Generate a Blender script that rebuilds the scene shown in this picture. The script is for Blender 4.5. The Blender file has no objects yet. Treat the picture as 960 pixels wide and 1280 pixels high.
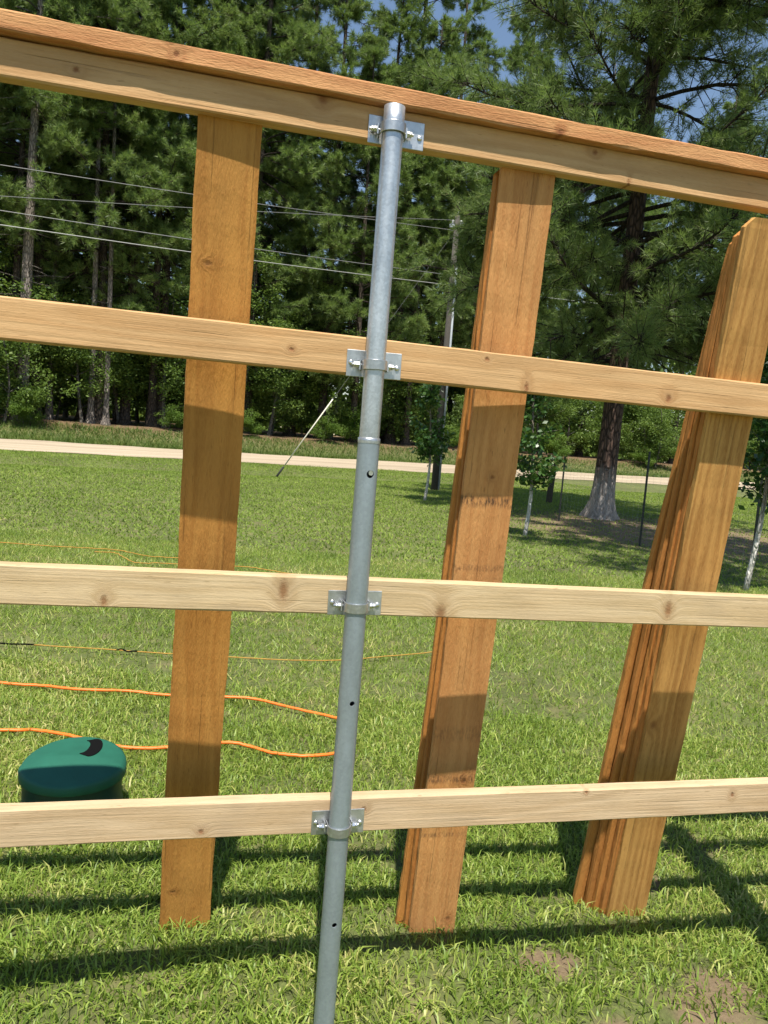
import bpy, bmesh, math, random
import numpy as np
from mathutils import Vector, Matrix, Quaternion

# ------------------------------------------------------------------ camera, world, sun, exposure
scn = bpy.context.scene
C = scn.collection
CAM_H = 1.44
cam_d = bpy.data.cameras.new('camera'); cam = bpy.data.objects.new('camera', cam_d); C.objects.link(cam)
cam_d.sensor_fit = 'VERTICAL'; cam_d.sensor_height = 36.0; cam_d.lens = 36.0 * 961.0 / 1280.0
cam_d.clip_start = 0.02; cam_d.clip_end = 6000
EX = Vector((0.99681528, 0.00708555, 0.07942982)); EU = Vector((-0.07974522, 0.08856932, 0.99287269)); FW = Vector((0.0, 0.99604481, -0.08885229))
cam.matrix_world = Matrix(((EX.x, EU.x, -FW.x, 0), (EX.y, EU.y, -FW.y, 0), (EX.z, EU.z, -FW.z, CAM_H), (0, 0, 0, 1)))
scn.camera = cam

FU = Vector((0.96885995, 0.24760937, 0)); FN = Vector((-0.24760937, 0.96885995, 0)); FP = Vector((-0.0594, 1.83, 0))   # fence axis, normal, origin
SUN = (FN + 0.17 * FU - Vector((0, 0, 2.4))).normalized()
world = bpy.data.worlds.new('World'); scn.world = world; world.use_nodes = True
wn = world.node_tree; bg = wn.nodes['Background']
sky = wn.nodes.new('ShaderNodeTexSky'); sky.sky_type = 'NISHITA'; sky.sun_disc = False
sky.sun_elevation = math.asin(-SUN.z); sky.sun_rotation = math.atan2(-SUN.x, -SUN.y)
sky.air_density = 1.2; sky.dust_density = 0.3; sky.ozone_density = 1.0
wn.links.new(sky.outputs[0], bg.inputs['Color']); bg.inputs['Strength'].default_value = 0.085
sl = bpy.data.lights.new('sun', 'SUN'); sl.energy = 5.0; sl.angle = math.radians(0.53); sl.color = (1.0, 0.94, 0.84)
so = bpy.data.objects.new('sun', sl); C.objects.link(so); so.rotation_mode = 'QUATERNION'
so.rotation_quaternion = SUN.to_track_quat('-Z', 'Y')
vs = scn.view_settings; vs.view_transform = 'Standard'; vs.look = 'None'; vs.exposure = 0.70; vs.gamma = 1.0; vs.use_curve_mapping = False
scn.render.engine = 'CYCLES'
scn.cycles.use_adaptive_sampling = True; scn.cycles.adaptive_threshold = 0.02
scn.cycles.max_bounces = 5; scn.cycles.diffuse_bounces = 3; scn.cycles.glossy_bounces = 2; scn.cycles.transmission_bounces = 3

rng = np.random.default_rng(7)

# ------------------------------------------------------------------ helpers
def tag(o, label=None, cat=None, group=None, kind=None):
    if label: o['label'] = label
    if cat: o['category'] = cat
    if group: o['group'] = group
    if kind: o['kind'] = kind
    return o

def link(name, me, mats=None, parent=None, smooth=False):
    o = bpy.data.objects.new(name, me); C.objects.link(o)
    if mats is not None:
        for m in (mats if isinstance(mats, (list, tuple)) else [mats]): me.materials.append(m)
    if parent: o.parent = parent
    if smooth: me.polygons.foreach_set('use_smooth', np.ones(len(me.polygons), bool))
    return o

def empty(name, loc=(0, 0, 0), rz=0.0):
    o = bpy.data.objects.new(name, None); C.objects.link(o); o.location = loc; o.rotation_euler = (0, 0, rz); o.empty_display_size = .1
    return o

def np_mesh(name, V, faces_flat, sizes, matidx=None):
    me = bpy.data.meshes.new(name)
    V = np.ascontiguousarray(V, dtype=np.float32); F = np.ascontiguousarray(faces_flat, dtype=np.int32).ravel()
    sizes = np.ascontiguousarray(sizes, dtype=np.int32)
    me.vertices.add(len(V)); me.vertices.foreach_set('co', V.ravel())
    me.loops.add(len(F)); me.loops.foreach_set('vertex_index', F)
    me.polygons.add(len(sizes)); st = np.zeros(len(sizes), np.int32); st[1:] = np.cumsum(sizes)[:-1]
    me.polygons.foreach_set('loop_start', st)
    if matidx is not None: me.polygons.foreach_set('material_index', np.asarray(matidx, np.int32))
    me.update(calc_edges=True); me.validate()
    return me

class MB:
    def __init__(s): s.v = []; s.f = []
    def add(s, vs, fs):
        b = len(s.v); s.v += [tuple(p) for p in vs]; s.f += [tuple(i + b for i in f) for f in fs]
    def tube(s, pts, rads, n=8, caps=True):
        pts = [Vector(p) for p in pts]
        if not hasattr(rads, '__len__'): rads = [rads] * len(pts)
        b = len(s.v); prev = None
        for i, p in enumerate(pts):
            t = (pts[min(i + 1, len(pts) - 1)] - pts[max(i - 1, 0)])
            t = t.normalized() if t.length > 1e-9 else Vector((0, 0, 1))
            if prev is None:
                a = Vector((1, 0, 0)) if abs(t.x) < .9 else Vector((0, 1, 0)); a = (a - t * a.dot(t)).normalized()
            else:
                a = prev - t * prev.dot(t); a = a.normalized() if a.length > 1e-6 else t.orthogonal().normalized()
            prev = a; c = t.cross(a)
            for k in range(n):
                w = 2 * math.pi * k / n; s.v.append(tuple(p + (a * math.cos(w) + c * math.sin(w)) * rads[i]))
        for i in range(len(pts) - 1):
            for k in range(n):
                k2 = (k + 1) % n; s.f.append((b + i * n + k, b + i * n + k2, b + (i + 1) * n + k2, b + (i + 1) * n + k))
        if caps:
            s.f.append(tuple(b + k for k in reversed(range(n)))); e = b + (len(pts) - 1) * n; s.f.append(tuple(e + k for k in range(n)))
    def box(s, lo, hi, ch=0.0):
        x0, y0, z0 = lo; x1, y1, z1 = hi
        s.add([(x0, y0, z0), (x1, y0, z0), (x1, y1, z0), (x0, y1, z0), (x0, y0, z1), (x1, y0, z1), (x1, y1, z1), (x0, y1, z1)],
              [(0, 3, 2, 1), (4, 5, 6, 7), (0, 1, 5, 4), (1, 2, 6, 5), (2, 3, 7, 6), (3, 0, 4, 7)])
    def mesh(s, name):
        me = bpy.data.meshes.new(name); me.from_pydata(s.v, [], s.f); me.update(); return me
    def build(s, name, mat, parent=None, smooth=False): return link(name, s.mesh(name), mat, parent, smooth)

# ------------------------------------------------------------------ node helpers
class NT:
    def __init__(s, name):
        s.m = bpy.data.materials.new(name); s.m.use_nodes = True; s.t = s.m.node_tree; s.b = s.t.nodes['Principled BSDF']; s.out = s.t.nodes['Material Output']
        s.b.inputs['Specular IOR Level'].default_value = 0.3
    def put(s, sock, v):
        if isinstance(v, bpy.types.NodeSocket): s.t.links.new(v, sock)
        else: sock.default_value = v
    def n(s, typ, ins=None, **kw):
        nd = s.t.nodes.new('ShaderNode' + typ)
        for k, v in kw.items(): setattr(nd, k, v)
        for k, v in (ins or {}).items(): s.put(nd.inputs[k], v)
        return nd
    def math(s, op, a, b=0.0, c=None, clamp=False):
        nd = s.n('Math', operation=op, use_clamp=clamp); s.put(nd.inputs[0], a); s.put(nd.inputs[1], b)
        if c is not None: s.put(nd.inputs[2], c)
        return nd.outputs[0]
    def ramp(s, fac, stops, interp='LINEAR'):
        nd = s.n('ValToRGB', {'Fac': fac}); cr = nd.color_ramp; cr.interpolation = interp
        while len(cr.elements) < len(stops): cr.elements.new(0.5)
        for e, (p, c) in zip(cr.elements, stops):
            e.position = p; e.color = (c, c, c, 1) if not hasattr(c, '__len__') else (*c, 1)
        return nd.outputs['Color']
    def mix(s, fac, a, b, blend='MIX'):
        nd = s.n('Mix', data_type='RGBA', blend_type=blend)
        s.put(nd.inputs[0], fac)
        for sock, v in ((nd.inputs[6], a), (nd.inputs[7], b)):
            s.put(sock, (*v, 1) if isinstance(v, tuple) and len(v) == 3 else v)
        return nd.outputs[2]
    def comb(s, x, y, z):
        nd = s.n('CombineXYZ'); s.put(nd.inputs[0], x); s.put(nd.inputs[1], y); s.put(nd.inputs[2], z); return nd.outputs[0]
    def noise(s, vec, scale, detail=3, rough=.55, dist=0.0):
        nd = s.n('TexNoise', {'Scale': scale, 'Detail': detail, 'Roughness': rough, 'Distortion': dist})
        if vec is not None: s.put(nd.inputs['Vector'], vec)
        return nd.outputs['Fac']
    def base(s, v): s.put(s.b.inputs['Base Color'], (*v, 1) if isinstance(v, tuple) else v)
    def rough(s, v): s.put(s.b.inputs['Roughness'], v)
    def bump(s, h, strength=.3, dist=.01):
        nd = s.n('Bump', {'Strength': strength, 'Distance': dist, 'Height': h}); s.put(s.b.inputs['Normal'], nd.outputs[0]); return nd

def wood_mat(name, light, dark, knotc, halfw, cell=.36, knot=.55, fuzz=.5, ringk=120.0, contrast=.75, marks=(), val=.18, stain=0.0, stainc=(.12, .08, .04)):
    s = NT(name); tc = s.n('TexCoord').outputs['Object']; oi = s.n('ObjectInfo').outputs['Random']
    sep = s.n('SeparateXYZ', {0: tc}); X0, Y, Z = sep.outputs
    X = s.math('ADD', X0, s.math('MULTIPLY', oi, 61.7))
    w = s.math('DIVIDE', X, cell)
    vo = s.n('TexVoronoi', {'W': w, 'Scale': 1.0, 'Randomness': .9}, voronoi_dimensions='1D')
    dx = s.math('MULTIPLY', vo.outputs['Distance'], cell)
    cs = s.n('SeparateColor', {0: vo.outputs['Color']})
    zo = s.math('MULTIPLY', s.math('SUBTRACT', cs.outputs[0], .5), halfw * 1.7)
    dz = s.math('SUBTRACT', Z, zo)
    wob = s.math('MULTIPLY', s.math('SUBTRACT', s.noise(tc, 130, 3, .7), .5), .009)
    dist = s.math('ADD', s.math('SQRT', s.math('ADD', s.math('POWER', s.math('MULTIPLY', dx, .8), 2.0), s.math('POWER', s.math('MULTIPLY', dz, s.math('MULTIPLY_ADD', s.math('FRACT', s.math('MULTIPLY', cs.outputs[1], 17.3)), .75, .3)), 2.0))), wob)
    exist = s.math('GREATER_THAN', cs.outputs[2], 1 - knot)
    size = s.math('MULTIPLY_ADD', s.math('POWER', cs.outputs[1], 2.0), .008, .003)
    r = s.math('DIVIDE', dist, size)
    km = s.math('MULTIPLY', s.n('MapRange', {'Value': r, 'From Min': 1.35, 'From Max': .4}).outputs[0], exist)
    halo = s.math('MULTIPLY', s.math('POWER', 2.718, s.math('MULTIPLY', s.math('POWER', s.math('DIVIDE', r, 2.6), 2.0), -1.0)), exist)
    v1 = s.comb(s.math('MULTIPLY', X, .9), s.math('MULTIPLY', Y, 9), s.math('MULTIPLY', Z, 9))
    low = s.noise(v1, 1.6, 2, .5)
    rings = s.math('SINE', s.math('ADD', s.math('ADD', s.math('MULTIPLY', Z, ringk), s.math('MULTIPLY', low, 26.0)), s.math('MULTIPLY', halo, 7.0)))
    v2 = s.comb(s.math('MULTIPLY', X, 2.2), s.math('MULTIPLY', Y, 120), s.math('ADD', s.math('MULTIPLY', Z, 120), s.math('MULTIPLY', halo, 4.0)))
    fine = s.noise(v2, 1.0, 5, .62)
    v3 = s.comb(s.math('MULTIPLY', X, 60), s.math('MULTIPLY', Y, 300), s.math('MULTIPLY', Z, 300))
    fz = s.noise(v3, 1.0, 3, .6)
    f = s.math('ADD', s.math('MULTIPLY', s.math('MULTIPLY_ADD', rings, .5, .5), .30), s.math('ADD', s.math('MULTIPLY', fine, .62), s.math('MULTIPLY', s.math('SUBTRACT', low, .5), .55)))
    f = s.math('ADD', f, s.math('MULTIPLY', s.math('SUBTRACT', fz, .5), .35 + .7 * fuzz))
    f = s.n('MapRange', {'Value': f, 'From Min': .22, 'From Max': .78}).outputs[0]
    col = s.mix(s.math('MULTIPLY', f, contrast), light, dark)
    blot = s.noise(s.comb(s.math('MULTIPLY', X, 1.3), Y, s.math('MULTIPLY', Z, 4)), 2.3, 3, .6)
    if stain > 0:
        sm = s.n('MapRange', {'Value': blot, 'From Min': .56, 'From Max': .68}).outputs[0]
        col = s.mix(s.math('MULTIPLY', sm, stain), col, stainc)
    col = s.mix(s.math('MULTIPLY', halo, .55), col, tuple(a * .55 + b * .45 for a, b in zip(knotc, dark)))
    fleck = s.n('MapRange', {'Value': s.noise(s.comb(s.math('MULTIPLY', X, 26), s.math('MULTIPLY', Y, 160), s.math('MULTIPLY', Z, 160)), 1.0, 2, .5), 'From Min': .66, 'From Max': .74}).outputs[0]
    col = s.mix(s.math('MULTIPLY', fleck, .5), col, tuple(.6 * c for c in dark))
    col = s.mix(s.math('MULTIPLY', km, .72), col, knotc)
    crack = s.n('MapRange', {'Value': s.noise(s.comb(s.math('MULTIPLY', X, 1.6), s.math('MULTIPLY', Y, 150), s.math('MULTIPLY', Z, 150)), 1.0, 3, .55), 'From Min': .64, 'From Max': .71}).outputs[0]
    col = s.mix(s.math('MULTIPLY', crack, .30), col, tuple(.42 * c for c in dark))
    for (mx, mw, st) in marks:
        band = s.n('MapRange', {'Value': s.math('ABSOLUTE', s.math('SUBTRACT', X0, mx)), 'From Min': mw, 'From Max': mw * .35}).outputs[0]
        mk = s.n('MapRange', {'Value': s.noise(s.comb(s.math('MULTIPLY', X0, 40), 0.0, s.math('MULTIPLY', Z, 160)), 1.0, 3, .7), 'From Min': .42, 'From Max': .62}).outputs[0]
        col = s.mix(s.math('MULTIPLY', s.math('MULTIPLY', band, mk), st), col, (.05, .03, .02))
    hs = s.n('HueSaturation', {'Color': col, 'Hue': s.math('MULTIPLY_ADD', oi, .012, .494), 'Value': s.math('ADD', s.math('MULTIPLY_ADD', s.math('FRACT', s.math('MULTIPLY', oi, 7.3)), val, 1 - val / 2), s.math('MULTIPLY', s.math('SUBTRACT', blot, .5), .6))})
    s.base(hs.outputs[0]); s.rough(.82)
    h = s.math('ADD', s.math('MULTIPLY', fine, .6), s.math('ADD', s.math('MULTIPLY', fz, fuzz), s.math('SUBTRACT', s.math('MULTIPLY', km, -.5), s.math('MULTIPLY', crack, .6))))
    s.bump(h, .8, .003)
    return s.m

M = {}
M['rail'] = wood_mat('rail_wood_pale', (.56, .415, .255), (.41, .275, .14), (.20, .08, .03), .045, cell=.27, knot=.65, fuzz=.18, stain=.45, stainc=(.30, .22, .14), val=.06)
M['rail_honey'] = wood_mat('rail_wood_honey', (.56, .36, .17), (.40, .225, .085), (.19, .07, .024), .045, cell=.36, knot=.6, fuzz=.18, stain=.3, stainc=(.38, .20, .07), val=.06)
M['cap'] = wood_mat('cap_wood', (.53, .28, .115), (.33, .13, .042), (.17, .06, .02), .02, cell=.33, knot=.55, fuzz=.7, val=.06)
M['picket'] = wood_mat('picket_wood', (.50, .222, .054), (.34, .124, .024), (.19, .075, .022), .07, cell=.42, knot=.55, fuzz=.8, contrast=.7, val=.16)
M['picket_clear'] = wood_mat('picket_clear_wood', (.54, .275, .085), (.31, .13, .033), (.22, .085, .025), .07, cell=.55, knot=.6, fuzz=.4, ringk=210., contrast=.95, val=.08)
M['picket_marked'] = wood_mat('picket_marked_wood', (.57, .30, .10), (.41, .18, .05), (.2, .08, .024), .07, cell=.5, knot=.4, fuzz=.9, contrast=.7, marks=((1.335, .022, .85), (.52, .018, .7), (.40, .02, .6), (.34, .01, .5), (1.15, .012, .5), (.66, .03, .35)), val=.05)

def galv(name, lo, hi, rough=.42, metal=.85, sc=70, tint=(1, 1, 1)):
    s = NT(name); tc = s.n('TexCoord').outputs['Object']
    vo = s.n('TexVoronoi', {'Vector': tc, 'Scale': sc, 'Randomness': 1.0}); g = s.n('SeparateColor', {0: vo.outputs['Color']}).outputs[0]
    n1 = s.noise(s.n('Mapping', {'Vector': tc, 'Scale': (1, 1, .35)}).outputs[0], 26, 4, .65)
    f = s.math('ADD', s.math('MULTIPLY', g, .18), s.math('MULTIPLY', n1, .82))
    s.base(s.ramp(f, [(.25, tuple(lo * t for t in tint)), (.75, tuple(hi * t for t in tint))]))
    sp = s.n('MapRange', {'Value': s.noise(tc, 190, 2), 'From Min': .62, 'From Max': .72}).outputs[0]
    s.rough(s.math('ADD', s.math('MULTIPLY_ADD', n1, .22, rough - .1), s.math('MULTIPLY', sp, .12)))
    s.b.inputs['Metallic'].default_value = metal
    s.bump(s.math('ADD', n1, s.math('MULTIPLY', s.noise(tc, 240, 2), .4)), .12, .001)
    return s.m
M['galv_top'] = galv('galvanized_bright', .40, .68, .38, .8, 190, (.95, 1, 1.04))
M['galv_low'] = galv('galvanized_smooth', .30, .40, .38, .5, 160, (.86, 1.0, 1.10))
M['galv_plate'] = galv('galvanized_plate', .38, .62, .38, .85, 110, (.97, 1, 1.02))
M['zinc'] = galv('zinc_bolt', .6, .8, .28, .95, 200)

def plain(name, col, rough=.5, spec=.4, noise=0.0, nscale=20, dark=.6, bump=0):
    s = NT(name); s.b.inputs['Specular IOR Level'].default_value = spec; s.rough(rough)
    if noise:
        f = s.noise(s.n('TexCoord').outputs['Object'], nscale, 4, .6)
        s.base(s.mix(s.n('MapRange', {'Value': f, 'From Min': .5 - noise, 'From Max': .5 + noise}).outputs[0], tuple(c * dark for c in col), col))
        if bump: s.bump(f, bump, .004)
    else: s.base(col)
    return s.m
M['green_plastic'] = plain('green_plastic', (.018, .118, .076), .6, .3, .25, 9, .72, .05)
M['dark_plastic'] = plain('dark_plastic', (.010, .045, .035), .5, .4, .3, 10, .7)
M['black'] = plain('black_rubber_and_hole', (.004, .004, .004), .9, .1)
M['orange'] = plain('orange_cord', (.92, .19, .025), .45, .4, .3, 30, .85)
M['yellow'] = plain('yellow_rope', (.46, .27, .06), .8, .2, .25, 60, .6)
M['dry_rope'] = plain('dry_rope', (.50, .27, .06), .85, .2, .25, 60, .6)
M['wire'] = plain('wire_grey', (.34, .34, .33), .5, .4)
M['thinwire'] = plain('thin_wire', (.20, .20, .20), .5, .4)
M['pole'] = plain('pole_wood', (.10, .09, .08), .9, .2, .3, 12, .6, .3)
M['conduit'] = plain('conduit', (.38, .42, .46), .4, .5, .2, 12, .8)
M['guard'] = plain('guy_guard', (.78, .74, .62), .6, .3, .2, 9, .8)
M['stake'] = plain('steel_stake', (.055, .06, .05), .7, .3, .3, 22, .5)
M['ceramic'] = plain('insulator', (.35, .37, .37), .3, .5)
M['oldpost'] = plain('old_post_wood', (.09, .075, .055), .9, .2, .3, 14, .5, .3)

def bark(name, c0, c1, paint=None, paint_h=0.0, scale=9):
    s = NT(name); tc = s.n('TexCoord').outputs['Object']
    st = s.n('Mapping', {'Vector': tc, 'Scale': (1, 1, .28)}).outputs[0]
    vo = s.n('TexVoronoi', {'Vector': st, 'Scale': scale * 2.2, 'Randomness': 1.0}, feature='DISTANCE_TO_EDGE').outputs[0]
    pl = s.n('MapRange', {'Value': vo, 'From Min': .02, 'From Max': .22}).outputs[0]
    nz = s.noise(st, scale * 3, 4, .65)
    f = s.math('MULTIPLY', pl, s.math('MULTIPLY_ADD', nz, .9, .25))
    col = s.mix(f, c0, c1)
    if paint:
        z = s.n('SeparateXYZ', {0: tc}).outputs[2]
        e = s.math('ADD', z, s.math('MULTIPLY', s.math('SUBTRACT', s.noise(s.n('Mapping', {'Vector': tc, 'Scale': (1, 1, .15)}).outputs[0], 16, 3, .7), .5), paint_h * .9))
        pm = s.n('MapRange', {'Value': e, 'From Min': paint_h * 1.2, 'From Max': paint_h * .65}).outputs[0]
        pm = s.math('MULTIPLY', pm, s.n('MapRange', {'Value': s.noise(st, 22, 3, .7), 'From Min': .3, 'From Max': .55, 'To Min': .35}).outputs[0])
        col = s.mix(s.math('MULTIPLY', pm, .9), col, paint)
    s.base(col); s.rough(.92); s.bump(s.math('ADD', pl, s.math('MULTIPLY', nz, .5)), .8, .03)
    return s.m
M['bark_big'] = bark('pine_bark_big', (.035, .023, .018), (.16, .10, .075), (.38, .345, .315), .95, 7)
M['bark'] = bark('pine_bark', (.035, .028, .022), (.135, .102, .08), scale=6)
M['bark_pale'] = bark('pine_bark_pale', (.10, .085, .075), (.36, .31, .27), scale=6)
M['bark_dark'] = bark('branch_bark', (.022, .017, .013), (.07, .052, .04), scale=8)
M['bark_dec'] = bark('grey_bark', (.07, .062, .05), (.22, .20, .17), scale=8)
M['bark_sap'] = bark('sapling_bark', (.16, .13, .10), (.30, .26, .20), (.68, .66, .60), .95, 14)

def leaf_mat(name, stops, transl=.32, rough=.55, spec=.25, tcol=(.16, .26, .03)):
    s = NT(name); g = s.n('NewGeometry').outputs['Random Per Island']
    tcn = s.noise(s.n('NewGeometry').outputs['Position'], .9, 2)
    f = s.math('ADD', s.math('MULTIPLY', g, .7), s.math('MULTIPLY_ADD', tcn, .9, -.3))
    col = s.ramp(f, stops)
    s.base(col); s.rough(rough); s.b.inputs['Specular IOR Level'].default_value = spec
    tr = s.n('BsdfTranslucent', {'Color': s.mix(.5, col, tcol)})
    mx = s.n('MixShader', {0: transl}); s.t.links.new(s.b.outputs[0], mx.inputs[1]); s.t.links.new(tr.outputs[0], mx.inputs[2])
    s.t.links.new(mx.outputs[0], s.out.inputs[0])
    return s.m
M['needle'] = leaf_mat('pine_needles', [(0, (.075, .12, .045)), (.45, (.15, .215, .07)), (.85, (.24, .31, .10)), (1, (.33, .30, .15))], .46, .45, .35)
M['needle_far'] = leaf_mat('pine_needles_far', [(0, (.085, .145, .048)), (.45, (.165, .245, .068)), (.9, (.26, .33, .10)), (1, (.34, .32, .15))], .44, .45, .35)
M['leaf'] = leaf_mat('broad_leaves', [(0, (.045, .09, .02)), (.5, (.105, .17, .034)), (1, (.20, .275, .06))], .38)
M['leaf_bright'] = leaf_mat('bright_leaves', [(0, (.06, .12, .02)), (.5, (.115, .20, .032)), (1, (.19, .27, .05))], .4)
M['leaf_sap'] = leaf_mat('sapling_leaves', [(0, (.02, .06, .014)), (.5, (.04, .10, .02)), (1, (.08, .16, .035))], .28, .38, .45)
M['grass'] = leaf_mat('grass_blades', [(0, (.095, .16, .024)), (.38, (.205, .31, .046)), (.70, (.345, .435, .085)), (.85, (.50, .49, .16)), (1, (.64, .53, .28))], .40, .45, .4, (.32, .42, .05))
M['grass_far'] = leaf_mat('grass_far_blades', [(0, (.13, .20, .034)), (.5, (.215, .31, .052)), (.9, (.31, .39, .08)), (1, (.46, .43, .17))], .38, .6, .2, (.28, .36, .06))
M['weed'] = leaf_mat('verge_weeds', [(0, (.05, .09, .018)), (.5, (.10, .16, .03)), (.85, (.17, .21, .05)), (1, (.30, .24, .10))], .3)

# ------------------------------------------------------------------ terrain
RE = np.array([.879, .476]); RM = np.array([-.476, .879]); Q0, Q1 = 26.1, 33.7     # road axis, normal, near and far edge
def sstep(a, b, x):
    t = np.clip((x - a) / (b - a), 0, 1); return t * t * (3 - 2 * t)
def qof(x, y): return x * RM[0] + y * RM[1]
def gz(x, y):
    x = np.asarray(x, float); y = np.asarray(y, float); q = qof(x, y)
    z = .016 * np.clip(y - 4, 0, 60) - .045 * np.clip(x, -3, 3) * np.exp(-((y - 2) / 4) ** 2)
    z = z - .11 * (1 - sstep(1.70, 2.02, y))
    z = z - .16 * np.exp(-((q - 22.2) / 1.3) ** 2)
    z = z + .75 * sstep(Q1 + .8, Q1 + 5.5, q)
    z = z + .012 * np.sin(x * 1.9 + y * .7) * np.sin(y * 1.3 - x * .4) * sstep(2.5, 6, y)
    return z
def gp(x, y, dz=0.0): return Vector((x, y, float(gz(x, y)) + dz))
SOIL = [(.96, 2.66, .16, .12, 1.0), (.62, 2.12, .13, .07, .95), (1.02, 1.98, .22, .10, .6), (.72, 1.86, .18, .09, .75), (-.3, 1.72, .25, .05, .8), (.25, 1.75, .3, .07, .75), (.9, 1.80, .10, .05, .6), (1.08, 2.12, .16, .07, .8), (-.62, 1.95, .10, .03, .5), (-.9, 2.0, .12, .03, .5), (.42, 1.88, .12, .04, .7), (.18, 2.02, .08, .03, .5), (.80, 2.30, .10, .05, .5), (-.12, 2.5, .12, .05, .45), (-.33, 2.16, .1, .05, .4), (.5, 4.0, .2, .2, .4), (.95, 3.2, .16, .12, .45), (1.35, 2.9, .3, .2, .5), (.55, 1.70, .2, .05, .7)]
def soil(x, y):
    x = np.asarray(x, float); y = np.asarray(y, float); s = np.zeros(np.broadcast(x, y).shape)
    for cx, cy, rx, ry, a in SOIL: s = np.maximum(s, a * np.exp(-(((x - cx) / rx) ** 2 + ((y - cy) / ry) ** 2)))
    wob = np.sin(x * 31 + 3 * np.sin(y * 23)) * np.sin(y * 37 + 2.5 * np.sin(x * 19)) + .6 * np.sin(x * 67 + 2 * np.sin(y * 51)) * np.sin(y * 71)
    s = np.clip(s * (1 + .45 * wob), 0, 1)
    # worn, shaded ground round the big pine
    s = np.maximum(s, .72 * np.exp(-((np.hypot((x - 5.4) / 3.6, (y - 14.6) / 3.6)) ** 4)))
    return s

def axis(fine_lo, fine_hi, step, lo, hi, g=1.16):
    a = list(np.arange(fine_lo, fine_hi + 1e-6, step)); s = step; v = a[-1]
    while v < hi: s *= g; v += s; a.append(v)
    s = step; v = a[0]; pre = []
    while v > lo: s *= g; v -= s; pre.append(v)
    return np.array(pre[::-1] + a)
gx = axis(-2.2, 2.2, .07, -1500, 1500, 1.085); gy = axis(1.2, 4.2, .06, -400, 3000, 1.045)
XX, YY = np.meshgrid(gx, gy); nx, ny = len(gx), len(gy)
ZZ = gz(XX, YY) + (rng.random(XX.shape) - .5) * .012 * (np.abs(YY - 3) < 4)
idx = np.arange(nx * ny).reshape(ny, nx)
quads = np.stack([idx[:-1, :-1], idx[:-1, 1:], idx[1:, 1:], idx[1:, :-1]], -1).reshape(-1, 4)
me = np_mesh('ground', np.stack([XX, YY, ZZ], -1).reshape(-1, 3), quads, np.full(len(quads), 4))
at = me.attributes.new('soil', 'FLOAT', 'POINT'); at.data.foreach_set('value', soil(XX, YY).ravel().astype(np.float32))
qq = qof(XX, YY)
at = me.attributes.new('litter', 'FLOAT', 'POINT'); at.data.foreach_set('value', sstep(Q1 + 2.0, Q1 + 5.0, qq).ravel().astype(np.float32))
s = NT('ground_soil_and_thatch'); pos = s.n('NewGeometry').outputs['Position']
a_s = s.n('Attribute', attribute_name='soil').outputs['Fac']; a_l = s.n('Attribute', attribute_name='litter').outputs['Fac']
n1 = s.noise(pos, .8, 4, .6); n2 = s.noise(pos, 60, 5, .75); n3 = s.noise(pos, 6, 3, .6)
turf = s.mix(s.n('MapRange', {'Value': s.math('ADD', s.math('MULTIPLY', n2, .65), s.math('MULTIPLY', n1, .35)), 'From Min': .36, 'From Max': .62}).outputs[0], (.06, .065, .025), (.14, .17, .048))
turf = s.mix(s.n('MapRange', {'Value': n3, 'From Min': .5, 'From Max': .75, 'To Max': .55}).outputs[0], turf, (.24, .19, .10))
dirt = s.mix(n2, (.10, .07, .042), (.27, .20, .12))
litter = s.mix(s.n('MapRange', {'Value': n2, 'From Min': .35, 'From Max': .65}).outputs[0], (.05, .035, .02), (.24, .15, .08))
sm = s.n('MapRange', {'Value': s.math('ADD', a_s, s.math('MULTIPLY', s.math('SUBTRACT', n3, .5), .7)), 'From Min': .3, 'From Max': .6}).outputs[0]
s.base(s.mix(a_l, s.mix(sm, turf, dirt), litter)); s.rough(.95); s.bump(n2, .7, .02)
tag(link('ground', me, s.m, smooth=True), kind='structure')

# dirt road
tt = np.arange(-90, 260, .8); cross = np.linspace(0, 1, 13); RV = []
for i, t in enumerate(tt):
    wob0 = .22 * math.sin(t * .31) + .13 * math.sin(t * .83 + 1) + rng.normal(0, .05); wob1 = .25 * math.sin(t * .27 + 2) + .15 * math.sin(t * .71) + rng.normal(0, .06)
    for c in cross:
        q = Q0 + wob0 + (Q1 + wob1 - Q0 - wob0) * c; p = RE * t + RM * q
        RV.append((p[0], p[1], float(gz(p[0], p[1])) + .012 + .07 * math.sin(math.pi * c)))
nc = len(cross); ii = np.arange(len(tt) * nc).reshape(len(tt), nc)
quads = np.stack([ii[:-1, :-1], ii[1:, :-1], ii[1:, 1:], ii[:-1, 1:]], -1).reshape(-1, 4)
me = np_mesh('dirt_road', RV, quads, np.full(len(quads), 4))
s = NT('road_gravel'); pos = s.n('NewGeometry').outputs['Position']
rot = s.n('Mapping', {'Vector': pos, 'Rotation': (0, 0, -math.atan2(RE[1], RE[0]))}).outputs[0]
stv = s.n('Mapping', {'Vector': rot, 'Scale': (.05, .9, 1)}).outputs[0]
n1 = s.noise(stv, 1.6, 4, .6); n2 = s.noise(pos, 18, 4, .7)
s.base(s.mix(s.n('MapRange', {'Value': s.math('ADD', s.math('MULTIPLY', n1, .65), s.math('MULTIPLY', n2, .35)), 'From Min': .28, 'From Max': .68}).outputs[0], (.19, .145, .095), (.52, .43, .31))); s.rough(.95); s.bump(n2, .5, .03)
tag(link('dirt_road', me, s.m, smooth=True), kind='structure')

# ------------------------------------------------------------------ fence frame
YAW = math.atan2(FU.y, FU.x)
fence = empty('fence_frame', FP, YAW)
tag(fence, 'unfinished wooden fence frame of four pale rails and a cap on galvanized steel posts', 'fence')

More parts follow.
